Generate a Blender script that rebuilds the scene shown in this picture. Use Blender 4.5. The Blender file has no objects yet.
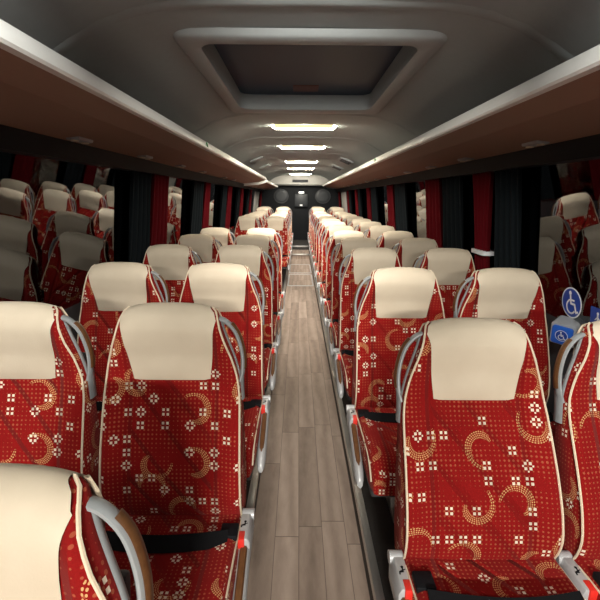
import bpy, bmesh, math, random
from mathutils import Vector, Matrix
random.seed(7)
PI = math.pi
SC = bpy.context.scene
COL = SC.collection

# ------------------------------------------------------------------ mesh helpers
class MB:
    """collects quads/loops, builds one mesh object"""
    def __init__(s):
        s.v = []; s.f = []
    def add(s, vs, fs):
        o = len(s.v); s.v += [tuple(p) for p in vs]; s.f += [tuple(i + o for i in f) for f in fs]
        return s
    def grid(s, rows, closed=False, flip=False):
        n = len(rows[0]); fs = []
        for i in range(len(rows) - 1):
            for j in range(n if closed else n - 1):
                k = (j + 1) % n
                q = (i*n + j, i*n + k, (i+1)*n + k, (i+1)*n + j)
                fs.append(q[::-1] if flip else q)
        return s.add([p for r in rows for p in r], fs)
    def loft(s, rings, caps=True):
        n = len(rings[0]); o = len(s.v)
        s.grid(rings, closed=True)
        if caps:
            s.f.append(tuple(o + j for j in range(n))[::-1])
            s.f.append(tuple(o + (len(rings)-1)*n + j for j in range(n)))
        return s
    def tube(s, path, rx, rz=None, n=8, closed=False, up=(0, 1, 0), rr=None):
        rz = rz or rx
        P = [Vector(p) for p in path]; m = len(P); rings = []
        up = Vector(up)
        for i in range(m):
            a = P[(i-1) % m] if (closed or i) else P[0]
            b = P[(i+1) % m] if (closed or i < m-1) else P[-1]
            t = (b - a).normalized()
            u = (up - t*up.dot(t))
            if u.length < 1e-4: u = t.orthogonal()
            u.normalize(); w = t.cross(u)
            k = rr[i] if rr else 1
            rings.append([P[i] + w*(math.cos(2*PI*j/n)*rx*k) + u*(math.sin(2*PI*j/n)*rz*k) for j in range(n)])
        if closed:
            rings.append(rings[0]); return s.loft(rings, caps=False)
        return s.loft(rings)
    def prism(s, poly, axis, a, b):
        """extrude a 2D polygon; axis 'y': poly is (x,z); 'x': poly is (y,z); 'z': poly is (x,y)"""
        def P(p, t):
            return {'y': (p[0], t, p[1]), 'x': (t, p[0], p[1]), 'z': (p[0], p[1], t)}[axis]
        return s.loft([[P(p, a) for p in poly], [P(p, b) for p in poly]])
    def box(s, x0, x1, y0, y1, z0, z1):
        return s.prism([(x0, z0), (x1, z0), (x1, z1), (x0, z1)], 'y', y0, y1)
    def build(s, name, mat, parent=None, smooth=True, bevel=0, seg=2, angle=40, uv=True, xf=None):
        me = bpy.data.meshes.new(name)
        vs = [xf @ Vector(p) for p in s.v] if xf else s.v
        me.from_pydata([tuple(p) for p in vs], [], s.f); me.validate()
        bm = bmesh.new(); bm.from_mesh(me)
        bmesh.ops.remove_doubles(bm, verts=bm.verts, dist=1e-6)
        bmesh.ops.recalc_face_normals(bm, faces=bm.faces)
        if bevel:
            es = [e for e in bm.edges if len(e.link_faces) == 2 and e.calc_face_angle(0) > 0.6]
            bmesh.ops.bevel(bm, geom=es, offset=bevel, segments=seg, affect='EDGES', profile=0.5)
        if uv:
            l = bm.loops.layers.uv.new('uv')
            for f in bm.faces:
                n = f.normal; ax = abs(n.x); ay = abs(n.y); az = abs(n.z)
                for lp in f.loops:
                    c = lp.vert.co
                    if ay >= ax*0.8 and ay >= az: lp[l].uv = (c.x, c.z)
                    elif az >= ax: lp[l].uv = (c.x, c.y + 0.37)
                    else: lp[l].uv = (c.y + 0.61, c.z)
        bm.to_mesh(me); bm.free()
        if smooth:
            for p in me.polygons: p.use_smooth = True
            try: me.set_sharp_from_angle(angle=math.radians(angle))
            except Exception: pass
        me.materials.append(mat)
        o = bpy.data.objects.new(name, me); COL.objects.link(o)
        if parent: o.parent = parent
        return o

def thing(name, label, cat, loc=(0, 0, 0), group=None):
    o = bpy.data.objects.new(name, None); o.empty_display_size = .05; COL.objects.link(o)
    o.location = loc
    return tag(o, label, cat, group)
def tag(o, label, cat, group=None):
    o['label'] = label; o['category'] = cat
    if group: o['group'] = group
    return o
def struct(o):
    o['kind'] = 'structure'; return o
def copy_tree(o, parent=None):
    c = o.copy(); COL.objects.link(c)
    if parent: c.parent = parent
    for ch in list(o.children): copy_tree(ch, c)
    return c
def lerp_tab(tab, x):
    """smooth (cubic) interpolation in a table of (x, value)"""
    if x <= tab[0][0]: return tab[0][1]
    if x >= tab[-1][0]: return tab[-1][1]
    n = len(tab)
    def slope(i):
        if i == 0 or i == n-1:
            a, b = (tab[0], tab[1]) if i == 0 else (tab[-2], tab[-1])
            return (b[1]-a[1])/(b[0]-a[0])
        d0 = (tab[i][1]-tab[i-1][1])/(tab[i][0]-tab[i-1][0]); d1 = (tab[i+1][1]-tab[i][1])/(tab[i+1][0]-tab[i][0])
        return 0 if d0*d1 <= 0 else 2*d0*d1/(d0+d1)
    for i in range(n-1):
        a, p = tab[i]; b, q = tab[i+1]
        if x <= b:
            h = b-a; t = (x-a)/h
            return (2*t**3-3*t*t+1)*p + (t**3-2*t*t+t)*h*slope(i) + (3*t*t-2*t**3)*q + (t**3-t*t)*h*slope(i+1)
def smoothpath(pts, n=6):
    """catmull-rom through the points"""
    P = [Vector(p) for p in pts]; P = [P[0]*2-P[1]] + P + [P[-1]*2-P[-2]]; out = []
    for i in range(1, len(P)-2):
        a, b, c, d = P[i-1:i+3]
        for k in range(n):
            t = k/n
            out.append(.5*((2*b) + (c-a)*t + (2*a-5*b+4*c-d)*t*t + (3*b-a-3*c+d)*t**3))
    return out + [P[-2]]
def rrect(x0, x1, y0, y1, r, n=5):
    out = []
    for cx, cy, a in ((x1-r, y1-r, 0), (x0+r, y1-r, 90), (x0+r, y0+r, 180), (x1-r, y0+r, 270)):
        for k in range(n+1):
            t = math.radians(a + 90*k/n); out.append((cx + r*math.cos(t), cy + r*math.sin(t)))
    return out

# ------------------------------------------------------------------ materials
class S:
    """tiny expression builder on shader sockets"""
    nt = None
    def __init__(s, sock): s.s = sock
    @staticmethod
    def m(op, *a):
        n = S.nt.nodes.new('ShaderNodeMath'); n.operation = op
        for i, x in enumerate(a):
            if isinstance(x, S): S.nt.links.new(x.s, n.inputs[i])
            else: n.inputs[i].default_value = x
        return S(n.outputs[0])
    def __add__(a, b): return S.m('ADD', a, b)
    __radd__ = __add__
    def __sub__(a, b): return S.m('SUBTRACT', a, b)
    def __rsub__(a, b): return S.m('SUBTRACT', b, a)
    def __mul__(a, b): return S.m('MULTIPLY', a, b)
    __rmul__ = __mul__
    def __truediv__(a, b): return S.m('DIVIDE', a, b)
    def __lt__(a, b): return S.m('LESS_THAN', a, b)
    def __gt__(a, b): return S.m('GREATER_THAN', a, b)
def f_abs(a): return S.m('ABSOLUTE', a)
def f_floor(a): return S.m('FLOOR', a)
def f_fract(a): return S.m('FRACT', a)
def f_sin(a): return S.m('SINE', a)
def f_min(a, b): return S.m('MINIMUM', a, b)
def f_max(a, b): return S.m('MAXIMUM', a, b)
def new_mat(name):
    m = bpy.data.materials.new(name); m.use_nodes = True
    nt = m.node_tree; S.nt = nt
    return m, nt, nt.nodes['Principled BSDF']
def node(t, **k):
    n = S.nt.nodes.new(t)
    for a, b in k.items(): setattr(n, a, b)
    return n
def link(a, b): S.nt.links.new(a.s if isinstance(a, S) else a, b)
def mixc(fac, a, b):
    n = node('ShaderNodeMix', data_type='RGBA')
    for i, x in ((0, fac), (6, a), (7, b)):
        if isinstance(x, (S, bpy.types.NodeSocket)): link(x, n.inputs[i])
        elif i == 0: n.inputs[0].default_value = x
        else: n.inputs[i].default_value = (*x, 1)
    return n.outputs[2]
def noise(vec, scale, detail=3, rough=.5):
    n = node('ShaderNodeTexNoise'); n.inputs['Scale'].default_value = scale
    n.inputs['Detail'].default_value = detail; n.inputs['Roughness'].default_value = rough
    if vec is not None: link(vec, n.inputs['Vector'])
    return S(n.outputs['Fac'])
def bump(h, strength, dist, bsdf):
    b = node('ShaderNodeBump'); b.inputs['Strength'].default_value = strength; b.inputs['Distance'].default_value = dist
    link(h, b.inputs['Height']); link(b.outputs[0], bsdf.inputs['Normal'])
def plain(name, col, rough=.5, metal=0, grain=0.0, gscale=60, bmp=0.0, coat=0, spec=.5):
    m, nt, b = new_mat(name)
    b.inputs['Roughness'].default_value = rough; b.inputs['Metallic'].default_value = metal
    b.inputs['Specular IOR Level'].default_value = spec
    if coat: b.inputs['Coat Weight'].default_value = coat
    tc = node('ShaderNodeTexCoord')
    n = noise(tc.outputs['Object'], gscale, 4)
    lo = tuple(c*(1-grain) for c in col); hi = tuple(min(1, c*(1+grain)) for c in col)
    link(mixc(n, lo, hi), b.inputs['Base Color'])
    if bmp: bump(n, bmp, .002, b)
    return m

def make_moquette():
    m, nt, b = new_mat('red_moquette')
    uv = node('ShaderNodeUVMap', uv_map='uv')
    sp = node('ShaderNodeSeparateXYZ'); link(uv.outputs[0], sp.inputs[0])
    U0, V0 = S(sp.outputs[0]), S(sp.outputs[1])
    oi = node('ShaderNodeObjectInfo'); rnd = S(oi.outputs['Random'])
    U = U0 + f_floor(rnd*17)*0.0375; V = V0 + f_floor(f_fract(rnd*7.31)*23)*0.0375
    cb = node('ShaderNodeCombineXYZ'); link(U, cb.inputs[0]); link(V, cb.inputs[1])
    # fine dot lattice, stronger in scattered patches
    du = f_abs(f_fract(U/.0125) - .5); dv = f_abs(f_fract(V/.0125) - .5)
    patch = noise(cb.outputs[0], 14, 1)
    dot = ((du*du + dv*dv) < (patch*.20 - .068))
    # clusters of four small squares
    g = .0375
    cu = f_floor(U/g); cv = f_floor(V/g)
    cc = node('ShaderNodeCombineXYZ'); link(cu, cc.inputs[0]); link(cv, cc.inputs[1])
    wn = node('ShaderNodeTexWhiteNoise', noise_dimensions='2D'); link(cc.outputs[0], wn.inputs['Vector'])
    r1 = S(wn.outputs['Value'])
    lu = f_abs((f_fract(U/g) - .5)*g); lv = f_abs((f_fract(V/g) - .5)*g)
    sq = (f_max(f_abs(lu - .0066), f_abs(lv - 0.0064)) < .0037)
    arm = (f_max(f_min(lu, lv), f_abs(f_max(lu, lv) - .0135)) < .0022) * (f_fract(r1*9.7) > .65)
    clus = f_max(sq, arm) * (r1 > .75)
    # dotted comet-shaped crescents
    vo = node('ShaderNodeTexVoronoi', voronoi_dimensions='2D'); vo.inputs['Scale'].default_value = 6.6
    vo.inputs['Randomness'].default_value = .62; link(cb.outputs[0], vo.inputs['Vector'])
    ps = node('ShaderNodeSeparateXYZ'); link(vo.outputs['Position'], ps.inputs[0])
    cs = node('ShaderNodeSeparateColor'); link(vo.outputs['Color'], cs.inputs[0])
    px = U - S(ps.outputs[0]); py = V - S(ps.outputs[1])
    r = S.m('SQRT', px*px + py*py)
    ph = f_fract(S.m('ARCTAN2', py, px)/(2*PI) + S(cs.outputs[0]) + 1.0)
    sgn = (S(cs.outputs[1]) > .5)
    ph = ph + sgn*(1.0 - 2.0*ph)
    t = ph/.66
    R = .026 + .026*t
    th = .0185*S.m('SQRT', f_max(t*(1.04 - t)*(1.5 - t), .0))
    inside = (f_abs(r - R) < th) * (ph < .66)
    da = f_abs(f_fract(ph*40) - .5); dr = f_abs(f_fract((r - R)/.0052) - .5)
    dots = ((da*da + dr*dr) < .105)
    cres = inside*dots
    nz = noise(cb.outputs[0], 420, 2); big = noise(cb.outputs[0], 5, 2)
    base = mixc(big, (.235, .0050, .0050), (.325, .0085, .0078))
    base = mixc(S.m('MULTIPLY', nz, .5), base, (.11, .0022, .0024))
    c1 = mixc(dot*.55, base, (.46, .13, .06))
    c2 = mixc(cres*.85, c1, (.66, .40, .17))
    c3 = mixc(clus*.92, c2, (.84, .74, .58))
    link(c3, b.inputs['Base Color'])
    b.inputs['Roughness'].default_value = .92
    b.inputs['Specular IOR Level'].default_value = .15
    b.inputs['Sheen Weight'].default_value = .12; b.inputs['Sheen Tint'].default_value = (1, .35, .3, 1)
    # quilting seams (diagonals in the middle, two uprights) pressed into the pile
    q1 = f_abs(f_fract((U0 + V0*.8)/.11) - .5)*.11
    mid = (f_abs(U0) < .125)
    diag = f_min(q1*60, 1.0)
    diag = 1.0 - (1.0 - diag)*mid
    up = f_min(f_abs(f_abs(U0) - .13)*90, 1.0)
    h = f_min(diag, up) + nz*.06
    bump(h, .9, .010, b)
    return m

def make_leather():
    m, nt, b = new_mat('cream_leather')
    tc = node('ShaderNodeTexCoord')
    n = noise(tc.outputs['Object'], 240, 4, .6); n2 = noise(tc.outputs['Object'], 11, 3)
    link(mixc(n2, (.60, .51, .385), (.70, .61, .475)), b.inputs['Base Color'])
    b.inputs['Roughness'].default_value = .58; b.inputs['Specular IOR Level'].default_value = .35
    bump(n, .25, .0015, b)
    return m

def make_wood(name, c0, c1, rough=.35):
    m, nt, b = new_mat(name)
    tc = node('ShaderNodeTexCoord'); mp = node('ShaderNodeMapping')
    mp.inputs['Scale'].default_value = (6, 1.2, 6); link(tc.outputs['Object'], mp.inputs[0])
    n = noise(mp.outputs[0], 22, 6, .65)
    link(mixc(n, c0, c1), b.inputs['Base Color'])
    b.inputs['Roughness'].default_value = rough
    return m

def make_floor():
    m, nt, b = new_mat('wood_look_vinyl')
    tc = node('ShaderNodeTexCoord'); sp = node('ShaderNodeSeparateXYZ'); link(tc.outputs['Object'], sp.inputs[0])
    X, Y = S(sp.outputs[0]) + .03, S(sp.outputs[1])
    pw = .104
    ix = f_floor(X/pw)
    wn = node('ShaderNodeTexWhiteNoise', noise_dimensions='1D'); link(ix, wn.inputs['W'])
    yo = Y/.86 + S(wn.outputs['Value'])*7.0
    iy = f_floor(yo)
    cb = node('ShaderNodeCombineXYZ'); link(ix, cb.inputs[0]); link(iy, cb.inputs[1])
    wn2 = node('ShaderNodeTexWhiteNoise', noise_dimensions='2D'); link(cb.outputs[0], wn2.inputs['Vector'])
    tone = S(wn2.outputs['Value'])
    gv = node('ShaderNodeCombineXYZ'); link(X*4.5 + tone*30, gv.inputs[0]); link(Y*1.1 + tone*17, gv.inputs[1])
    g1 = noise(gv.outputs[0], 7.0, 6, .62)
    wv = node('ShaderNodeTexWave', wave_type='BANDS', bands_direction='X'); wv.inputs['Scale'].default_value = .8
    wv.inputs['Distortion'].default_value = 7; wv.inputs['Detail'].default_value = 3; wv.inputs['Detail Scale'].default_value = .8
    link(gv.outputs[0], wv.inputs['Vector'])
    g = g1*.7 + S(wv.outputs['Fac'])*.3
    colA = mixc(g, (.135, .098, .078), (.40, .310, .250))
    colB = mixc(g, (.240, .180, .146), (.53, .42, .345))
    col = mixc(tone, colA, colB)
    sx = f_abs(f_fract(X/pw) - .5) ; sy = f_abs(f_fract(yo) - .5)
    seam = f_max(sx > .487, sy > .4975)
    col = mixc(seam*.6, col, (.04, .03, .024))
    # pale scuffs by the near seats
    sc = noise(tc.outputs['Object'], 55, 4, .7); sm = noise(tc.outputs['Object'], 3.1, 1)
    scuff = ((sc > .70) * (sm > .60))
    col = mixc(scuff*.4, col, (.40, .34, .27))
    link(col, b.inputs['Base Color'])
    b.inputs['Roughness'].default_value = .55; b.inputs['Specular IOR Level'].default_value = .22
    bump(g1, .12, .001, b)
    return m

def make_glass(name, ior, tint):
    m = bpy.data.materials.new(name); m.use_nodes = True; nt = m.node_tree; S.nt = nt
    nt.nodes.clear()
    out = node('ShaderNodeOutputMaterial'); mx = node('ShaderNodeMixShader')
    fr = node('ShaderNodeFresnel'); fr.inputs['IOR'].default_value = ior
    tr = node('ShaderNodeBsdfTransparent'); tr.inputs[0].default_value = (*tint, 1)
    gl = node('ShaderNodeBsdfGlossy'); gl.inputs['Roughness'].default_value = .012; gl.inputs[0].default_value = (.95, .97, 1, 1)
    link(fr.outputs[0], mx.inputs[0]); link(tr.outputs[0], mx.inputs[1]); link(gl.outputs[0], mx.inputs[2])
    link(mx.outputs[0], out.inputs[0])
    return m

def emit(name, col, s):
    m, nt, b = new_mat(name)
    b.inputs['Base Color'].default_value = (.8, .8, .8, 1)
    b.inputs['Emission Color'].default_value = (*col, 1); b.inputs['Emission Strength'].default_value = s
    return m

M = dict(
    fabric=make_moquette(), leather=make_leather(),
    piping=plain('cream_piping', (.72, .60, .44), .6, grain=.1, gscale=300),
    shell=plain('charcoal_plastic', (.035, .036, .04), .5, grain=.15),
    silver=plain('silver_plastic', (.50, .51, .52), .38, .25, grain=.06),
    handle=plain('grey_handle_plastic', (.34, .36, .37), .38, .15, grain=.06),
    alu=plain('brushed_aluminium', (.62, .61, .59), .33, .85, grain=.08, gscale=120),
    wood=make_wood('walnut_inlay', (.06, .022, .007), (.19, .085, .032)),
    belt=plain('black_webbing', (.006, .006, .007), .9, spec=.15, grain=.3, gscale=400, bmp=.2),
    redbtn=plain('red_button', (.75, .03, .02), .4),
    black=plain('black_plastic', (.007, .008, .010), .6, spec=.15),
    vinyl=make_floor(),
    podium=plain('dark_floor_covering', (.035, .030, .027), .7, grain=.25, gscale=90),
    ceil=plain('grey_ceiling_lining', (.34, .385, .395), .75, grain=.06, gscale=30),
    hatchframe=plain('grey_hatch_moulding', (.38, .42, .43), .6, grain=.05),
    rackwhite=plain('satin_white_rack_lip', (.82, .83, .80), .42, grain=.03),
    rackbrown=plain('tan_rack_lining', (.27, .155, .105), .6, grain=.05, gscale=90),
    wall=plain('dark_wall_lining', (.045, .045, .05), .7, grain=.1),
    pale=plain('pale_trim_lining', (.50, .49, .46), .6, grain=.05),
    redcloth=plain('red_curtain_cloth', (.10, .003, .006), .9, spec=.1, grain=.2, gscale=130, bmp=.2),
    darkcloth=plain('dark_curtain_cloth', (.008, .011, .013), .95, spec=.1, grain=.2, gscale=130, bmp=.2),
    white=plain('white_print', (.85, .86, .88), .5),
    blue=plain('blue_print', (.015, .065, .36), .4),
    green=plain('green_print', (.02, .22, .07), .4),
    greybox=plain('grey_button_housing', (.36, .38, .40), .45, grain=.05),
    glass=make_glass('window_glass', 1.95, (.35, .38, .40)),
    hatchglass=plain('smoked_hatch_glass', (.026, .048, .085), .4, spec=.06),
    tube=emit('warm_white_diffuser', (1.0, .90, .70), 42.0), amber=emit('amber_diffuser', (1.0, .74, .32), .8),
    darkred=plain('dark_red_reflection', (.10, .03, .03), .6),
    lamp=plain('lamp_lens', (.7, .6, .42), .3),
)

# ------------------------------------------------------------------ the room
CAM = (-.04, 0.0, 1.45)
Y0, Y1 = -2.8, 12.85          # front (behind the camera) to the rear wall
POD = .12                     # podium height beside the sunken aisle
AI = .235                     # half width of the aisle
def wx(z): return 1.165 - .114*(z - 1.15)   # window plane leans inwards at the top

fl = MB().box(-AI-.01, AI+.01, Y0, 10.35, -.05, 0)
struct(fl.build('floor', M['vinyl'], smooth=False))
for sd, nm in ((-1, 'left'), (1, 'right')):
    p = MB().box(min(sd*AI, sd*1.2), max(sd*AI, sd*1.2), Y0, Y1, -.05, POD)
    struct(p.build('floor_podium_' + nm, M['podium'], smooth=False))
    t = MB().prism([(sd*(AI-.004), POD-.035), (sd*(AI-.004), POD+.006), (sd*(AI+.026), POD+.006), (sd*(AI+.026), POD+.0005), (sd*(AI), POD+.0005), (sd*AI, POD-.035)], 'y', Y0, 10.3)
    struct(t.build('trim_podium_nosing_' + nm, M['alu'], smooth=False))
# steps up at the rear of the aisle
struct(MB().box(-AI, AI, 10.30, 11.2, -.05, .115).build('floor_step_lower', M['vinyl'], smooth=False))
struct(MB().box(-AI, AI, 11.2, Y1, -.05, .21).build('floor_step_upper', M['podium'], smooth=False))
struct(MB().box(-AI+.004, AI-.004, 10.285, 10.33, .09, .122).build('trim_step_nosing', M['alu'], bevel=.004))
struct(MB().box(-AI+.004, AI-.004, 11.185, 11.23, .185, .217).build('trim_step_nosing', M['alu'], bevel=.004))

# ceiling: arched lining with a hole for the roof hatch
HX, HY0, HY1 = .435, 1.86, 3.14
cx = [-1.15, -1.0, -.88, -.78, -.68, -.57, -.50, -HX, -.2, 0, .2, HX, .50, .57, .68, .78, .88, 1.0, 1.15]
def cz(x):
    a = abs(x)
    return lerp_tab([(0, 2.05), (.40, 2.045), (.55, 2.025), (.68, 1.985), (.80, 1.92), (.92, 1.85), (1.15, 1.76)], a)
cy = [Y0, -1, 0, 1, HY0, HY1, 4, 6, 8, 10, Y1]
c = MB()
for a, b in zip(cy, cy[1:]):
    for x0, x1 in zip(cx, cx[1:]):
        if a == HY0 and x0 >= -HX-1e-6 and x1 <= HX+1e-6: continue
        c.add([(x0, a, cz(x0)), (x1, a, cz(x1)), (x1, b, cz(x1)), (x0, b, cz(x0))], [(0, 1, 2, 3)])
c.add([(-1.2, Y0, 2.3), (1.2, Y0, 2.3), (1.2, HY0-.05, 2.3), (-1.2, HY0-.05, 2.3)], [(0, 1, 2, 3)])
struct(c.build('ceiling', M['ceil'], angle=60))
# raised joint strips over the ceiling panels
def rib(y, w, h):
    xs = [-.86 + 1.72*i/28 for i in range(29)]
    rows = []
    for yy, d in ((y-w, -.004), (y-w*.55, h), (y+w*.55, h), (y+w, -.004)):
        rows.append([(x, yy, cz(x) - d) for x in xs])
    struct(MB().grid(rows).build('trim_ceiling_joint', M['ceil'], angle=70))
for y in (1.55, 3.42, 4.7, 6.3, 7.15, 8.7, 10.2, 11.4): rib(y, .035 if y < 3 else .06, .006 if y < 3 else .007)

# side walls: below the windows, above them, the panes and pillars
PIL = {-1: [1.42, 3.15, 4.87, 6.45, 7.9, 9.4, 10.75], 1: [.75, 2.53, 3.48, 5.2, 6.9, 8.4, 9.9, 10.75]}
SILL, HEAD = .90, 1.68
nw = 0
for sd, nm in ((-1, 'left'), (1, 'right')):
    w = MB().prism([(sd*wx(SILL), SILL), (sd*1.2, SILL-.05), (sd*1.2, -.05), (sd*1.26, -.05), (sd*1.26, SILL)], 'y', Y0, Y1)
    w.prism([(sd*wx(HEAD), HEAD), (sd*wx(1.9), 1.9), (sd*1.26, 1.9), (sd*1.26, HEAD)], 'y', Y0, Y1)
    w.prism([(sd*wx(SILL), SILL), (sd*1.26, SILL), (sd*1.26, HEAD), (sd*wx(HEAD), HEAD)], 'y', 10.75, Y1)
    struct(w.build('wall_' + nm, M['wall'], smooth=False))
    r = MB().prism([(sd*1.035, 1.60), (sd*1.03, 1.678), (sd*1.115, 1.70), (sd*wx(1.60), 1.60)], 'y', Y0, Y1)
    struct(r.build('trim_curtain_rail_' + nm, M['black'], smooth=False))
    ys = [Y0] + PIL[sd]
    for a, b in zip(ys, ys[1:]):
        nw += 1
        g = MB().prism([(sd*wx(SILL), SILL), (sd*wx(HEAD), HEAD), (sd*(wx(HEAD)+.006), HEAD), (sd*(wx(SILL)+.006), SILL)], 'y', a+.03, b-.03)
        g.v = [(x, y, z) for x, y, z in g.v]
        struct(g.build(f'window_{nw}', M['glass'], smooth=False))
    for y in PIL[sd][:-1]:
        g = MB().prism([(sd*(wx(SILL)-.004), SILL), (sd*(wx(HEAD)-.004), HEAD), (sd*1.2, HEAD), (sd*1.25, SILL)], 'y', y-.04, y+.04)
        struct(g.build('trim_window_pillar_' + nm, M['black'], smooth=False))
    g = MB().prism([(sd*(wx(1.05)-.012), 1.02), (sd*(wx(1.58)-.012), 1.58), (sd*(wx(1.58)+.01), 1.58), (sd*(wx(1.05)+.01), 1.02)], 'y', 10.9, 12.0)
    struct(g.build('trim_rear_side_panel_' + nm, M['pale'], bevel=.01))
    struct(MB().box(min(sd*.40, sd*1.2), max(sd*.40, sd*1.2), Y0-.05, Y0, 0, 2.1).build('wall_front_' + nm, M['wall'], smooth=False))

# rear wall: dark, with a grey fascia under the ceiling
rw = MB().box(-1.2, 1.2, Y1, Y1+.06, 0, 2.1)
struct(rw.build('wall_rear', M['black'], smooth=False))
fa = MB().prism([(12.50, 2.06), (12.55, 1.80), (12.62, 1.765), (Y1, 1.765), (Y1, 2.06)], 'x', -.95, .95)
struct(fa.build('trim_rear_fascia', M['pale'], smooth=False))
v = thing('fascia_vent', 'narrow dark slot vent in pale fascia above rear wall', 'vent', (.0, 12.50, 1.89))
MB().box(-.22, .22, -.005, .035, -.035, .035).build('vent_frame', M['shell'], v, bevel=.004)
for k in range(3): MB().box(-.2, .2, -.012, .0, -.022+.02*k-.004, -.022+.02*k+.004).build('slat', M['black'], v)

# ------------------------------------------------------------------ roof hatch
h = thing('roof_hatch', 'large grey framed roof hatch with dark smoked glass above the aisle', 'roof hatch', (0, 2.51, 2.05))
def rr3(x, y0, y1, r, z, sc=1): return [(p[0], p[1]-2.51, z-2.05) for p in rrect(-x, x, y0, y1, r, 6)]
f = MB()
f.loft([rr3(.522, 1.745, 3.27, .06, 2.045), rr3(.515, 1.755, 3.26, .06, 2.026), rr3(.50, 1.77, 3.245, .06, 2.020),
        rr3(.45, 1.84, 3.16, .07, 2.020), rr3(.437, 1.86, 3.14, .075, 2.028), rr3(.425, 1.87, 3.13, .075, 2.16)], caps=False)
f.build('hatch_frame', M['hatchframe'], h, angle=50)
g = MB().loft([rr3(.43, 1.865, 3.135, .075, 2.118), rr3(.43, 1.865, 3.135, .075, 2.126)])
g.build('hatch_glass', M['hatchglass'], h, smooth=False)
hd = MB().tube(smoothpath([(-.13, -.50, .085), (-.11, -.50, .055), (-.03, -.50, .045), (.03, -.50, .045), (.11, -.50, .055), (.13, -.50, .085)]), .011, n=8)
hd.build('hatch_handle', M['shell'], h)
MB().box(-.33, -.17, -.56, -.48, .06, .085).build('hatch_latch', M['greybox'], h, bevel=.012)
MB().box(.13, .29, -.56, -.50, .06, .085).build('hatch_latch', M['shell'], h, bevel=.01)
MB().box(-.08, .08, .36, .52, .064, .078).build('red_reflection', M['darkred'], h, bevel=.004)  # dark red reflection in the hatch glass, painted as a thin plate
# roof skin above the hatch glass (night outside)
# ------------------------------------------------------------------ ceiling lights
lamps = [(.35, ''), (3.95, 'first ceiling light strip behind the roof hatch'), (5.5, 'second ceiling light strip behind the roof hatch'),
         (7.75, 'third ceiling light strip behind the roof hatch'), (9.5, 'fourth ceiling light strip behind the roof hatch'), (11.7, 'last ceiling light strip, next to the rear fascia')]
def ceiling_light(y, label):
    t = thing('ceiling_light', label, 'ceiling light', (0, y, 2.05), 'lit ceiling light strips along the aisle')
    d = MB().prism([(-.034, -.004), (-.032, -.026), (-.022, -.032), (.026, -.032), (.042, -.022), (.045, -.004)], 'x', -.25, .25)
    d.build('diffuser', M['tube'], t, angle=60)
    d = MB().prism([(-.062, -.004), (-.058, -.020), (-.048, -.028), (-.036, -.029), (-.0345, -.004)], 'x', -.25, .25)
    d.build('amber_diffuser_edge', M['amber'], t, angle=60)
    for s in (-1, 1):
        e = MB().prism([(-.030, -.004), (-.028, -.018), (.028, -.018), (.030, -.004)], 'x', min(s*.25, s*.275), max(s*.25, s*.275))
        e.build('end_lens', M['tube'], t, bevel=.003)
    return t
for y, lb in lamps[1:]: ceiling_light(y, lb)

# small air vents on the ceiling shoulders
for sd, wd in ((-1, 'left'), (1, 'right')):
    for y, od in ((6.75, 'nearer'), (8.25, 'farther')):
        x = sd*.66
        t = thing('ceiling_vent', f'{od} grey air grille on the ceiling shoulder above the {wd} luggage rack', 'vent', (x, y, cz(x)-.012), 'air grilles on the ceiling')
        rot = math.atan2(cz(sd*.72)-cz(sd*.60), sd*.12)
        t.rotation_euler = (0, -rot if sd > 0 else -rot, 0)
        MB().box(-.10, .10, -.22, .22, -.012, .01).build('grille_frame', M['hatchframe'], t, bevel=.006)
        for k in range(4): MB().box(-.08, .08, -.17+.1*k, -.13+.1*k, -.018, -.006).build('slat', M['shell'], t)

# ------------------------------------------------------------------ luggage racks
def rack(sd, name, label, y0, y1, dz=0, rows=()):
    t = thing('luggage_rack', label, 'luggage rack', (0, 0, 0), 'overhead luggage racks')
    X = lambda x: sd*x
    lip = [(.640, 1.788), (.630, 1.787), (.624, 1.781), (.618, 1.762), (.615, 1.745), (.620, 1.738), (.655, 1.735), (.655, 1.750), (.640, 1.755), (.638, 1.772)]
    MB().prism([(X(a), b+dz) for a, b in lip], 'y', y0, y1).build('rack_lip', M['rackwhite'], t, angle=35)
    und = [(.640, 1.7365), (.74, 1.708), (1.03, 1.677), (1.075, 1.69), (1.075, 1.74), (.655, 1.746)]
    MB().prism([(X(a), b+dz) for a, b in und], 'y', y0+.002, y1-.002).build('rack_underside', M['rackbrown'], t, angle=5)
    for yy, s in ((y0, -1), (y1, 1)):
        e = [(.615, 1.745), (.64, 1.731), (.74, 1.702), (1.03, 1.672), (1.08, 1.69), (1.08, 1.76), (.64, 1.79), (.614, 1.768)]
        MB().prism([(X(a), b+dz) for a, b in e], 'y', min(yy, yy+s*.012), max(yy, yy+s*.012)).build('rack_end_cap', M['rackwhite'], t, bevel=.003)
    for y in rows:
        u = MB().box(min(X(.945), X(1.005)), max(X(.945), X(1.005)), y-.065, y+.065, 1.673+dz, 1.70+dz).build('reading_light', M['handle'], t, bevel=.008)
        l = MB()
        for q in (-.045, .045):
            l.loft([[(X(.975)+.016*math.cos(a*PI/5), y+q+.016*math.sin(a*PI/5), zz+dz) for a in range(10)] for zz in (1.668, 1.676)])
        for q in (-.045, .045):
            MB().loft([[(X(.975)+.016*math.cos(a*PI/5), y+q+.016*math.sin(a*PI/5), zz+dz) for a in range(10)] for zz in (1.669, 1.676)]).build('lens', M['lamp'], u)
    return t
LR = [.365] + [.445 + .8*k for k in range(1, 6)]
LR2 = [7.25 + .78*k for k in range(6)]
RR = [1.08, 1.95, 2.74, 3.44, 4.16, 4.98, 5.78, 6.6, 7.4, 8.2, 9.0, 9.8, 10.6, 11.35]
rk = rack(-1, 'luggage_rack', 'long white edged tan luggage rack over the seats left of the aisle', -1.4, 7.9, 0, [y-.1 for y in LR[1:]] + [5.6, 6.4])
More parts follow.
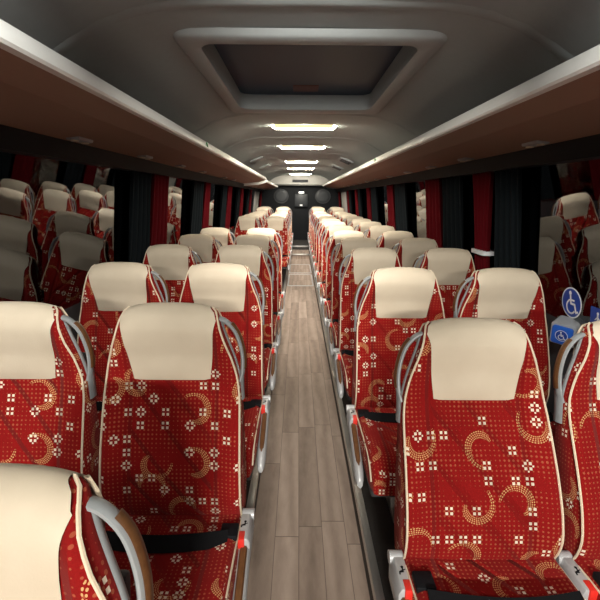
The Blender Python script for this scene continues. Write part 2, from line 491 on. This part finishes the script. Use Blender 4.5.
rack(-1, 'luggage_rack', 'short lower luggage rack over the rearmost seats left of the aisle', 8.05, 12.3, -.035, LR2[2:])
rk2 = rack(1, 'luggage_rack', 'white edged tan luggage rack over the seats right of the aisle', -1.4, 12.3, 0, RR[1:12])
for r_, sd, y in ((rk, -1, 2.85), (rk2, 1, 3.88)):
    d = MB().loft([[(sd*x, y+.014*math.cos(a*PI/6), 1.765+.014*math.sin(a*PI/6)) for a in range(12)] for x in (.611, .624)])
    o = d.build('green_marker', M['green'], r_)

# ------------------------------------------------------------------ the seats
ZT = 1.007
PROF = [(.05, .32), (.012, .36), (-.004, .42), (.0, .49), (.020, .58), (.050, .67), (.078, .75), (.089, .80), (.086, .86), (.075, .915), (.071, .950), (.080, .982), (.098, 1.001), (.115, 1.007)]
BACK = [(.17, .32), (.165, .42), (.160, .58), (.158, .75), (.150, .84), (.144, .91), (.138, .968), (.130, .996), (.115, 1.007)]
def yf(z): return lerp_tab([(b, a) for a, b in PROF], z)
def yb(z): return lerp_tab([(b, a) for a, b in BACK], z)
def hw(z): return lerp_tab([(.32, .204), (.42, .208), (.55, .207), (.68, .205), (.74, .203), (.79, .197), (.85, .183), (.90, .166), (.945, .151), (.975, .143), (.996, .136), (1.007, .122)], z)
def front(s, z):
    """front face of the backrest: side bolsters, hollow middle, cushioned head"""
    y = yf(z); a = abs(s)
    k = max(0, min(1, (z-.36)/.08))*max(0, min(1, (1.0-z)/.1))
    wing = .020*max(0, (a-.55)/.45)**1.6*k
    roll = .014*max(0, (a-.88)/.12)**2
    return Vector((hw(z)*s, y - wing + roll + .006*(a < .55)*(1-(a/.55)**2)*k*0, z))
def make_backrest():
    m = MB(); rings = []
    zs = [.32, .34, .36, .39, .42, .46, .50, .55, .60, .65, .70, .74, .77, .80, .83, .86, .89, .915, .935, .955, .972, .985, .995, 1.001, 1.005]
    ss = [-1, -.97, -.93, -.86, -.76, -.65, -.5, -.3, -.1, .1, .3, .5, .65, .76, .86, .93, .97, 1]
    for z in zs:
        ring = [front(s, z) for s in ss]
        w = hw(z); b = yb(z); f_ = ring[-1].y
        r = min(.03, (b-f_)*.35)
        side = [(w+.004, f_ + (b-f_)*.35), (w+.003, b - r), (w - r*.4, b - r*.25), (w - r*1.6, b), (w*.3, b+.004)]
        ring += [Vector((x, y, z)) for x, y in side] + [Vector((-x, y, z)) for x, y in side[::-1]]
        rings.append(ring)
    return m.loft(rings)
def make_piping(both=True):
    """cream cord that runs up both front edges and over the shoulders"""
    zs = [.36 + (ZT-.009-.36)*i/28 for i in range(29)]
    out = []
    for sg in (-1, 1):
        path = []
        for z in zs:
            p = front(sg, z); p.x += sg*.001; p.y -= .001; path.append(p)
        for y, z in ((.116, 1.006), (.129, .999), (.136, .975), (.141, .945)): path.append(Vector((sg*(hw(z)+.0015), y, z+.001)))
        out.append(MB().tube(path, .0033, n=6))
    return out
def cream_half(z): return lerp_tab([(.79, .115), (.83, .121), (.87, .126), (.91, .130), (.945, .133), (.97, .1385), (1.007, .150)], z)
def make_headrest():
    path = [(y, z) for y, z in PROF if z >= .81]
    pts = smoothpath([(0, yf(.785), .785)] + [(0, y, z) for y, z in path] + [(0, .131, 1.000), (0, .140, .980), (0, .146, .945), (0, .152, .90), (0, .160, .85)], 4)
    rows = []; n = len(pts)
    for i, p in enumerate(pts):
        a = pts[max(0, i-1)]; b = pts[min(n-1, i+1)]
        t = (b-a).normalized(); nn = Vector((0, -t.z, t.y))
        ondown = i > n*.62
        half = min(cream_half(p.z) if not ondown else .146, hw(p.z) - .0025)
        ev = min(1, min(i, n-1-i)/2.5)
        row = []
        for k in range(21):
            u = -1 + 2*k/20
            s = u*half/max(hw(p.z), .01)
            off = (.0032 + .009*(1-abs(u)**3.5)*(.35+.65*ev))
            base = front(s, p.z) if not ondown and p.z < .975 else Vector((u*half, p.y, p.z))
            q = Vector((u*half, (base.y if (not ondown and p.z < .975) else p.y), p.z)) + nn*(off if ev > 0 else .0005)
            q.z += .002 - (abs(u)**2.6)*.004 if p.z > .98 else 0
            row.append(q)
        rows.append(row)
    return MB().grid(rows)
def make_cushion():
    rings = []
    ys = [.05, .02, -.04, -.12, -.22, -.32, -.39, -.43, -.455, -.468]
    for y in ys:
        f_ = max(0, (-y-.36)/.108); top = .372 + .012*min(1, -y/.3 if y < 0 else 0) - .05*f_**2.2
        bot = .255 + .01*f_**2; w = .208 - .012*f_**2
        ring = []
        for s in [-1, -.96, -.9, -.8, -.65, -.4, 0, .4, .65, .8, .9, .96, 1]:
            a = abs(s); bol = .012*max(0, (a-.5)/.5)**1.5 - .022*max(0, (a-.9)/.1)**2
            ring.append((w*s, y, top + bol))
        for s, q in ((1.02, .5), (1.0, .12), (.9, 0), (-.9, 0), (-1.0, .12), (-1.02, .5)):
            ring.append((w*s, y, bot + (top-.01-bot)*q))
        rings.append(ring)
    return MB().loft(rings)
def cushion_piping(sg):
    p = [(sg*.208, y, z) for y, z in ((.0, .360), (-.1, .365), (-.2, .370), (-.3, .372), (-.38, .368), (-.43, .345), (-.46, .318))]
    return MB().tube(smoothpath(p, 4), .0033, n=6)
def make_handle(sg):
    p = [(.112, .110, .966), (.134, .112, .974), (.162, .113, .966), (.190, .114, .935), (.206, .115, .89), (.212, .115, .845), (.210, .113, .805), (.203, .110, .775)]
    p = smoothpath([(sg*a, b, c_) for a, b, c_ in p], 5)
    m = MB().tube(p, .0072, .014, n=10, up=(0, 1, 0))
    m.tube(smoothpath([(sg*.208, .118, .805), (sg*.207, .117, .765), (sg*.208, .116, .715)], 4), .0065, .020, n=8)
    m.tube(smoothpath([(sg*(hw(z)+.0055), .112, z) for z in (.968, .94, .90, .86, .82, .785)], 4), .003, .008, n=8)
    w = MB().tube([(q[0]+sg*.006, q[1]+.002, q[2]+.003) for q in p[12:30]], .0046, .0115, n=8)
    return m, w
def make_armrest(sg):
    """lowered armrest along the cushion: silver rim with a walnut inlay, buckle housing at its rear end"""
    x = .226
    path = [(.03, .325), (-.05, .322), (-.14, .298), (-.26, .252), (-.33, .222)]
    pts = smoothpath([(sg*x, a, b) for a, b in path], 4)
    rim = MB(); rings = []
    for i, p in enumerate(pts):
        k = min(1, (len(pts)-1-i)/3.0); w = .020*(.55+.45*math.sqrt(k)); hgt = .030*(.5+.5*math.sqrt(k))
        rings.append([(p.x + w*math.cos(a), p.y, p.z - .01 + hgt*math.sin(a)*(1 if math.sin(a) > 0 else 1.3)) for a in [2*PI*j/14 for j in range(14)]])
    rim.loft(rings)
    ink = MB(); rings = []
    q = pts[3:-3]
    for i, p in enumerate(q):
        t = i/(len(q)-1); w = .0125*math.sqrt(max(.05, 1-(2*t-1)**6))
        rings.append([(p.x - w, p.y, p.z + .012), (p.x - w*.6, p.y, p.z+.0212), (p.x + w*.6, p.y, p.z+.0212), (p.x + w, p.y, p.z+.012), (p.x, p.y, p.z+.005)])
    ink.loft(rings)
    return rim, ink
def make_belt(sg):
    rows = []
    n = 24
    for i in range(n+1):
        t = i/n; x = sg*(-.215 + .40*t)
        sag = .012*math.sin(PI*t)
        y = -.102 - .028*math.sin(PI*t); z = .392 - .004*t + .004*math.sin(PI*t)
        if t < .08: z -= (.08-t)*.7
        tw = math.radians(30)
        d = Vector((0, -math.cos(tw)*.023, -math.sin(tw)*.023)); nn = Vector((0, -math.sin(tw)*.0012, math.cos(tw)*.0012))
        c0 = Vector((x, y, z))
        rows.append([c0-d-nn, c0+d-nn, c0+d+nn, c0-d+nn])
    return MB().loft(rows)

def icon_strokes(kind, s=1.0):
    """2D white pictogram polygons: list of polygons in a unit box"""
    polys = []
    def stroke(pts, w):
        for (a, b), (c_, d) in zip(pts, pts[1:]):
            L = math.hypot(c_-a, d-b) or 1; nx, ny = -(d-b)/L*w/2, (c_-a)/L*w/2; ex, ey = (c_-a)/L*w*.35, (d-b)/L*w*.35
            polys.append([(a+nx-ex, b+ny-ey), (a-nx-ex, b-ny-ey), (c_-nx+ex, d-ny+ey), (c_+nx+ex, d+ny+ey)])
    def disc(cx_, cy_, r, n=14): polys.append([(cx_+r*math.cos(2*PI*k/n), cy_+r*math.sin(2*PI*k/n)) for k in range(n)])
    if kind == 'chair':
        disc(-.08, .40, .085)
        stroke([(-.06, .28), (-.02, -.03), (.22, -.03), (.32, -.34), (.42, -.30)], .085)
        stroke([(-.04, .12), (.18, .12)], .07)
        stroke([(-.13+0, .10)] + [(-.02+.27*math.cos(a), -.17+.27*math.sin(a)) for a in [math.radians(125+i*20) for i in range(11)]], .07)
    elif kind == 'walk':
        disc(0, .38, .09); stroke([(0, .26), (0, -.05)], .12)
        stroke([(0, -.05), (-.16, -.42)], .08); stroke([(0, -.05), (.16, -.42)], .08); stroke([(0, .18), (-.2, -.02)], .06); stroke([(0, .18), (.2, -.02)], .06)
    elif kind == 'belt':
        disc(-.05, .3, .13, 8); stroke([(-.05, .15), (-.05, -.2), (.25, -.22), (.28, -.45)], .13); stroke([(-.28, .05), (.2, -.15)], .07)
    return [[(x*s, y*s) for x, y in p] for p in polys]
def make_buckle(sg):
    x = .222
    hs = MB().prism([(sg*(x-.020), .275), (sg*(x+.020), .275), (sg*(x+.022), .345), (sg*(x+.014), .362), (sg*(x-.014), .362), (sg*(x-.02), .35)], 'y', -.075, .045)
    bt = MB().box(min(sg*(x-.023), sg*(x+.006)), max(sg*(x-.023), sg*(x+.006)), -.080, -.045, .330, .364)
    tg = MB().box(min(sg*(x-.062), sg*(x-.016)), max(sg*(x-.066), sg*(x-.012)), -.098, -.045, .372, .392)
    ic = MB()
    for p in icon_strokes('belt', .03): ic.prism([(sg*x - a, -.015 + b) for a, b in p], 'z', .3615, .3627)
    pv = MB().tube([(sg*(x-.022), (.040), .350), (sg*(x+.024), .040, .350)], .018, n=12, up=(0, 0, 1))
    return hs, bt, tg, ic, pv
def make_leg(sg):
    m = MB()
    m.prism([(-.30, 0), (.10, 0), (.10, .018), (.04, .03), (-.02, .235), (-.20, .235), (-.16, .21), (-.24, .03), (-.30, .018)], 'x', sg*.055-.02, sg*.055+.02)
    return m

back_pipes = make_piping()
PROT = {}
def make_seat(sd, place):
    """sd -1: left of the aisle (aisle side is +x); place: 'aisle' or 'window'"""
    sg = 1 if sd < 0 else -1
    root = thing('coach_seat', 'x', 'seat')
    b = shared('backrest', lambda: make_backrest().build('backrest', M['fabric'], angle=75), root)
    for i in (0, 1): shared(f'piping{i}', lambda: back_pipes[i].build('piping', M['piping']), b)
    hr = shared('headrest', lambda: make_headrest().build('headrest', M['leather'], angle=80), root); 
    cu = shared('cushion', lambda: make_cushion().build('seat_cushion', M['fabric'], angle=60), root)
    for s in (-1, 1): shared(f'cpipe{s}', lambda: cushion_piping(s).build('piping', M['piping']), cu)
    shared('pan', lambda: MB().box(-.2, .2, -.43, .16, .225, .262).build('seat_pan', M['shell'], bevel=.01), root)
    shared('shell', lambda: MB().box(-.17, .17, .165, .185, .30, .84).build('back_shell', M['shell'], bevel=.008), root)
    hm, wm = make_handle(sg)
    hn = shared(f'handle{sg}', lambda: hm.build('grab_handle', M['handle']), root)
    shared(f'hwood{sg}', lambda: wm.build('wood_strip', M['wood']), hn)
    shared(f'belt{sg}', lambda: make_belt(sg).build('seat_belt', M['belt'], smooth=False), root)
    hs, bt, tg, ic, pv = make_buckle(sg)
    bk = shared(f'bk{sg}', lambda: hs.build('buckle_housing', M['silver'], bevel=.004), root)
    shared(f'bt{sg}', lambda: bt.build('red_button', M['redbtn'], bevel=.003), bk)
    shared(f'tg{sg}', lambda: tg.build('buckle', M['black'], bevel=.004), bk)
    shared(f'ic{sg}', lambda: ic.build('belt_symbol', M['black'], smooth=False), bk)
    shared(f'pv{sg}', lambda: pv.build('pivot', M['silver'], bevel=0), bk)
    if place == 'aisle':
        rim, ink = make_armrest(sg)
        ar = shared(f'arm{sg}', lambda: rim.build('armrest', M['silver'], angle=60), root)
        shared(f'ink{sg}', lambda: ink.build('wood_inlay', M['wood'], angle=50), ar)
    shared(f'leg{sg}', lambda: make_leg(sg).build('leg', M['alu'], bevel=.004), root)
    return root
_sh = {}
def shared(key, fn, parent):
    if key not in _sh:
        o = fn(); _sh[key] = o
    else:
        o = _sh[key].copy(); COL.objects.link(o)
    o.parent = parent
    return o

ORD = ['first', 'second', 'third', 'fourth', 'fifth', 'sixth', 'seventh', 'eighth', 'ninth', 'tenth', 'eleventh', 'twelfth', 'thirteenth', 'fourteenth']
protos = {}
XA, XW = .42, .89
def place_seat(sd, place, k, ytop, dz=0):
    key = (sd, place)
    if key not in protos:
        o = protos[key] = make_seat(sd, place)
    else:
        o = copy_tree(protos[key])
    x = XA if place == 'aisle' else XW
    if sd > 0: x += .045 if k == 0 else .02
    elif k == 0: x += .03
    o.location = (sd*x, ytop - .115, POD + dz)
    side = 'left' if sd < 0 else 'right'
    o['label'] = f'red patterned {place} seat with cream headrest, {ORD[k]} row on the {side} of the aisle'
    o['group'] = f'red {place} seats {side} of the aisle'
    return o
leaning = []
def recline(seat, deg):
    """lean one seat's back (with what is fixed to it) further"""
    piv = Matrix.Translation((0, .03, .37)) @ Matrix.Rotation(math.radians(-deg), 4, 'X') @ Matrix.Translation((0, -.03, -.37))
    for ch in seat.children:
        if ch.name.split('.')[0] in ('backrest', 'headrest', 'grab_handle', 'back_shell'): ch.matrix_local = piv
for k, y in enumerate(LR + LR2):
    for pl in ('aisle', 'window'):
        if k == 0 and pl == 'window': continue
        dz = .07 if y > 10 else 0
        o = place_seat(-1, pl, k, y, dz)
        if k == 0: leaning.append(o)
for k, y in enumerate(RR):
    for pl in ('aisle', 'window'):
        o = place_seat(1, pl, k, y, .07 if y > 10 else 0)
        if k == 0: leaning.append(o)
for o in leaning:
    recline(o, 11)
    for ch in o.children:
        if o.location.x > 0 and o.location.x < .6 and ch.name.startswith('seat_belt'): ch.location = (0, -.028, .003)

# low riser the raised rear rows stand on
for sd, nm in ((-1, 'left'), (1, 'right')):
    struct(MB().box(min(sd*AI, sd*1.2), max(sd*AI, sd*1.2), 9.95, Y1, POD, POD+.07).build('floor_rear_riser_' + nm, M['podium'], smooth=False))

# ------------------------------------------------------------------ curtains
def curtain(sd, y0, y1, mat, name, label, tie=None, grp=None):
    t = thing(name, label, 'curtain', (sd*1.06, (y0+y1)/2, SILL+.02), grp)
    L = y1-y0; n = 40; rows = []
    zs = [SILL+.02+i*(1.60-SILL-.02)/18 for i in range(19)]
    for z in zs:
        xw = wx(z)-.030
        g = 1.0
        if tie: g = .62 + .38*min(1, abs(z-1.12)/.45)**1.3
        row = []; back = []
        for i in range(n+1):
            u = i/n-.5
            fold = .020*math.sin(u*2*PI*4.5 + .5*math.sin(z*3)) + .006*math.sin(u*31+z*5)
            yy = u*L*g + (.10*L*(1-g))
            row.append((sd*(xw-.012 + fold*.75) - sd*1.06, yy, z-SILL-.02))
            back.append((sd*(xw-.008 + fold*.75) - sd*1.06, yy, z-SILL-.02))
        rows.append(row + back[::-1])
    MB().loft(rows).build('curtain_panel', mat, t, angle=80, uv=False)
    if tie:
        z = 1.12; ring = []
        pts = rrect(-.058, .022, -L*.5*.62-.008+.038*L, L*.5*.62+.008+.038*L, .02, 4)
        off = wx(z)-.030-1.06
        MB().loft([[(sd*(p[0]+off+.01), p[1], z-SILL-.02+d) for p in pts] for d in (-.012, .012)]).build('tie_band', M['white'], t)
cl = [(-1, 2.76, 3.14, 3.16, 3.56), (-1, 4.35, 4.86, 4.88, 5.22), (-1, 6.02, 6.44, 6.46, 6.9), (-1, 7.5, 7.88, 7.92, 8.35), (-1, 9.0, 9.38, 9.42, 9.8)]
cr = [(1, 2.24, 2.54, 2.56, 2.86), (1, 3.04, 3.47, 3.49, 3.93), (1, 4.62, 5.19, 5.21, 5.62), (1, 6.35, 6.88, 6.92, 7.3), (1, 8.0, 8.38, 8.42, 8.8), (1, 9.5, 9.88, 9.92, 10.3)]
for L_ in (cl, cr):
    for k, (sd, a, b, c_, d) in enumerate(L_):
        side = 'left' if sd < 0 else 'right'
        curtain(sd, a, b, M['darkcloth'], 'dark_curtain', f'black curtain at the {ORD[k]} window pillar in view on the {side}', None, 'black curtains at the pillars')
        curtain(sd, c_, d, M['redcloth'], 'red_curtain', f'red curtain at the {ORD[k]} window pillar in view on the {side}' + (', with white tie band' if (sd > 0 and k == 0) else ''), True if (sd > 0 and k == 0) else None, 'red curtains at the pillars')
curtain(-1, 12.05, 12.45, M['redcloth'], 'red_curtain', 'small red curtain between pale side panel and rear wall, left corner', None, 'red curtains at the rear corners')
curtain(1, 12.05, 12.45, M['redcloth'], 'red_curtain', 'small red curtain between pale side panel and rear wall, right corner', None, 'red curtains at the rear corners')

# ------------------------------------------------------------------ rear wall fittings
def oval(x, z, rx, rz, label):
    t = thing('rear_panel', label, 'panel', (x, Y1+.002, z), 'oval panels on the rear wall')
    rings = []
    for d, k in ((0, 1.0), (-.014, 1.0), (-.022, .93), (-.026, .7), (-.028, .35)):
        rings.append([(rx*k*math.cos(2*PI*j/28), d, rz*k*math.sin(2*PI*j/28)) for j in range(28)])
    MB().loft(rings).build('pad', M['padgrey'], t)
    MB().tube([(rx*1.01*math.cos(2*PI*j/28), -.01, rz*1.01*math.sin(2*PI*j/28)) for j in range(28)], .014, n=6, closed=True).build('rim', M['shell'], t)
M['padgrey'] = plain('dark_grey_pad', (.035, .038, .042), .4, spec=.3, grain=.1)
oval(-.55, 1.47, .20, .19, 'dark grey oval panel on the rear wall, left of the square one')
oval(.66, 1.47, .21, .19, 'dark grey oval panel on the rear wall, right of the square one')
t = thing('wall_cabinet', 'grey square cabinet in the middle of the dark rear wall', 'cabinet', (.03, Y1-.09, 1.36))
MB().box(-.19, .19, 0, .085, -.19, .17).build('cabinet_body', M['padgrey'], t, bevel=.01)
MB().box(-.175, .175, -.014, .002, -.175, .155).build('cabinet_door', M['padgrey'], t, bevel=.006)
MB().box(-.04, .04, -.022, -.012, -.165, -.12).build('latch', M['white'], t, bevel=.004)
t = tag(MB().box(-.04, .11, Y1-.03, Y1-.002, 1.555, 1.60).build('exit_lamp', emit('small_lamp', (1, .95, .85), 1.2), bevel=.006), 'small white lamp on the rear wall above the square cabinet', 'lamp')

# ------------------------------------------------------------------ floor hatches
for y0, y1, lb in ((7.05, 8.15, 'nearer silver framed hatch in the aisle floor'), (8.3, 9.4, 'farther silver framed hatch in the aisle floor')):
    t = thing('floor_hatch', lb, 'floor hatch', (0, (y0+y1)/2, 0), 'hatches in the aisle floor')
    L = (y1-y0)/2
    o_ = rrect(-.222, .222, -L, L, .03); i_ = rrect(-.200, .200, -L+.04, L-.04, .02)
    m = MB().loft([[(*p, .0) for p in o_], [(*p, .006) for p in o_], [(*p, .006) for p in i_], [(*p, .0) for p in i_]], caps=False)
    m.build('hatch_rim', M['silver'], t, smooth=False)
    MB().prism(rrect(-.199, .199, -L+.041, L-.041, .02), 'z', .0, .003).build('hatch_lid', M['vinyl'], t, smooth=False)

# ------------------------------------------------------------------ wheelchair signs by the right window
def sign_frame(y, z, out=0.0):
    """matrix: local x along -y (reads left to right from inside), local y up the leaning pane, local z towards the aisle"""
    up = Vector((-.114, 0, 1)).normalized(); right = Vector((0, -1, 0)); n = right.cross(up)
    if n.x > 0: n = -n
    p = Vector((wx(z), y, z)) + n*out
    return Matrix(((right.x, up.x, n.x, p.x), (right.y, up.y, n.y, p.y), (right.z, up.z, n.z, p.z), (0, 0, 0, 1)))
def flat(polys, z0, z1):
    m = MB()
    for p in polys: m.prism(p, 'z', z0, z1)
    return m
def ngon(r, n=40): return [(r*math.cos(2*PI*k/n), r*math.sin(2*PI*k/n)) for k in range(n)]
t = thing('wheelchair_sticker', 'round blue wheelchair sticker with white rim on the dark window glass', 'sticker'); t.matrix_world = sign_frame(1.86, 1.0, .001)
flat([ngon(.070)], 0, .001).build('rim', M['white'], t, smooth=False)
flat([ngon(.064)], 0, .0016).build('disc', M['blue'], t, smooth=False)
flat(icon_strokes('chair', .11), .0016, .0022).build('wheelchair_symbol', M['white'], t, smooth=False)
t = thing('blue_notice', 'rectangular blue sticker with white figure, beside the round wheelchair sticker', 'sticker'); t.matrix_world = sign_frame(1.655, .97, .001)
flat([rrect(-.075, .075, -.05, .05, .006)], 0, .001).build('plate', M['blue'], t, smooth=False)
flat([[(x-.03, y) for x, y in p] for p in icon_strokes('walk', .07)], .001, .0018).build('figure_symbol', M['white'], t, smooth=False)
flat([[(-.0+.03-.03, -.02), (.06, -.02), (.06, -.012), (.0, -.012)], [(0, .0), (.05, .0), (.05, .008), (0, .008)]], .001, .0018).build('text_bar', M['white'], t, smooth=False)
t = thing('call_button', 'grey wall box with blue wheelchair call button below the round sticker', 'call button')
mw = sign_frame(1.825, .868, .0) @ Matrix.Rotation(math.radians(-10), 4, 'Z') @ Matrix.Rotation(math.radians(38), 4, 'Y'); mw.translation += Vector((-.05, 0, 0)); t.matrix_world = mw
flat([rrect(-.052, .052, -.052, .052, .012)], -.07, .02).build('housing', M['greybox'], t, bevel=.005)
bp = flat([rrect(-.043, .043, -.043, .043, .012)], .018, .030).build('button', plain('bright_blue_button', (.02, .13, .62), .35), t, bevel=.004)
flat([ngon(.026)], .030, .0308).build('symbol_ring', M['white'], bp, smooth=False)
flat([ngon(.0235)], .030, .0312).build('symbol_disc', M['blue'], bp, smooth=False)
flat(icon_strokes('chair', .040), .0312, .0318).build('wheelchair_symbol', M['white'], bp, smooth=False)

# ------------------------------------------------------------------ light, sky, camera
def area(name, loc, sx, sy, power, col, rot=(0, 0, 0), spread=180):
    l = bpy.data.lights.new(name, 'AREA'); l.shape = 'RECTANGLE'; l.size = sx; l.size_y = sy; l.energy = power; l.color = col; l.spread = math.radians(spread)
    o = bpy.data.objects.new(name, l); COL.objects.link(o); o.location = loc; o.rotation_euler = rot
    return o
WARM = (1.0, .95, .86)
# unseen lamps at the front part of the ceiling (just above and behind the camera)
T = math.radians
area('unseen_front_lamp', (0, 1.05, 1.985), .5, .08, 4.8, WARM, (T(55), 0, 0), 96)  # added fill without a fixture, brightens the second to fifth rows
area('unseen_front_lamp', (0, -.75, 2.0), .5, .10, 3, WARM, (T(28), 0, 0), 112)
area('unseen_front_lamp', (0, -2.6, 2.0), .5, .10, 62, WARM, (T(34), 0, 0), 108)
for sd in (-1, 1):      # added unseen fill lamps, turned outwards to brighten the near rack lips
    o = area('rack_fill_lamp', (sd*.22, .25, 2.0), .12, .12, 6, (1, .98, .92))
    o.rotation_euler = Vector((sd*.80, .38, -.42)).to_track_quat('-Z', 'Y').to_euler()
    o.data.spread = T(95)
# what the visible strips throw down into the coach
for y, _ in lamps[1:]:
    area('ceiling_strip_lamp', (0, y, 1.985), .48, .06, 4 if y > 11 else 9.8, WARM, (T(38), 0, 0), 124)
w = bpy.data.worlds.new('night'); SC.world = w; w.use_nodes = True
w.node_tree.nodes['Background'].inputs[0].default_value = (.004, .005, .007, 1)
w.node_tree.nodes['Background'].inputs[1].default_value = 1.0

cd = bpy.data.cameras.new('camera'); co = bpy.data.objects.new('camera', cd); COL.objects.link(co)
cd.sensor_width = 36; cd.lens = 36*430/600; cd.clip_start = .02; cd.clip_end = 100
pitch = math.atan(103/430); yaw = -math.atan(2/430); roll = math.radians(.44)
R = Matrix.Rotation(yaw, 4, 'Z') @ Matrix.Rotation(PI/2 - pitch, 4, 'X') @ Matrix.Rotation(roll, 4, 'Z')
co.matrix_world = Matrix.Translation(CAM) @ R
SC.camera = co
SC.view_settings.view_transform = 'Standard'; SC.view_settings.look = 'None'; SC.view_settings.gamma = 1
SC.view_settings.exposure = .84
SC.cycles.use_denoising = True
SC.cycles.max_bounces = 8; SC.cycles.diffuse_bounces = 5; SC.cycles.glossy_bounces = 4
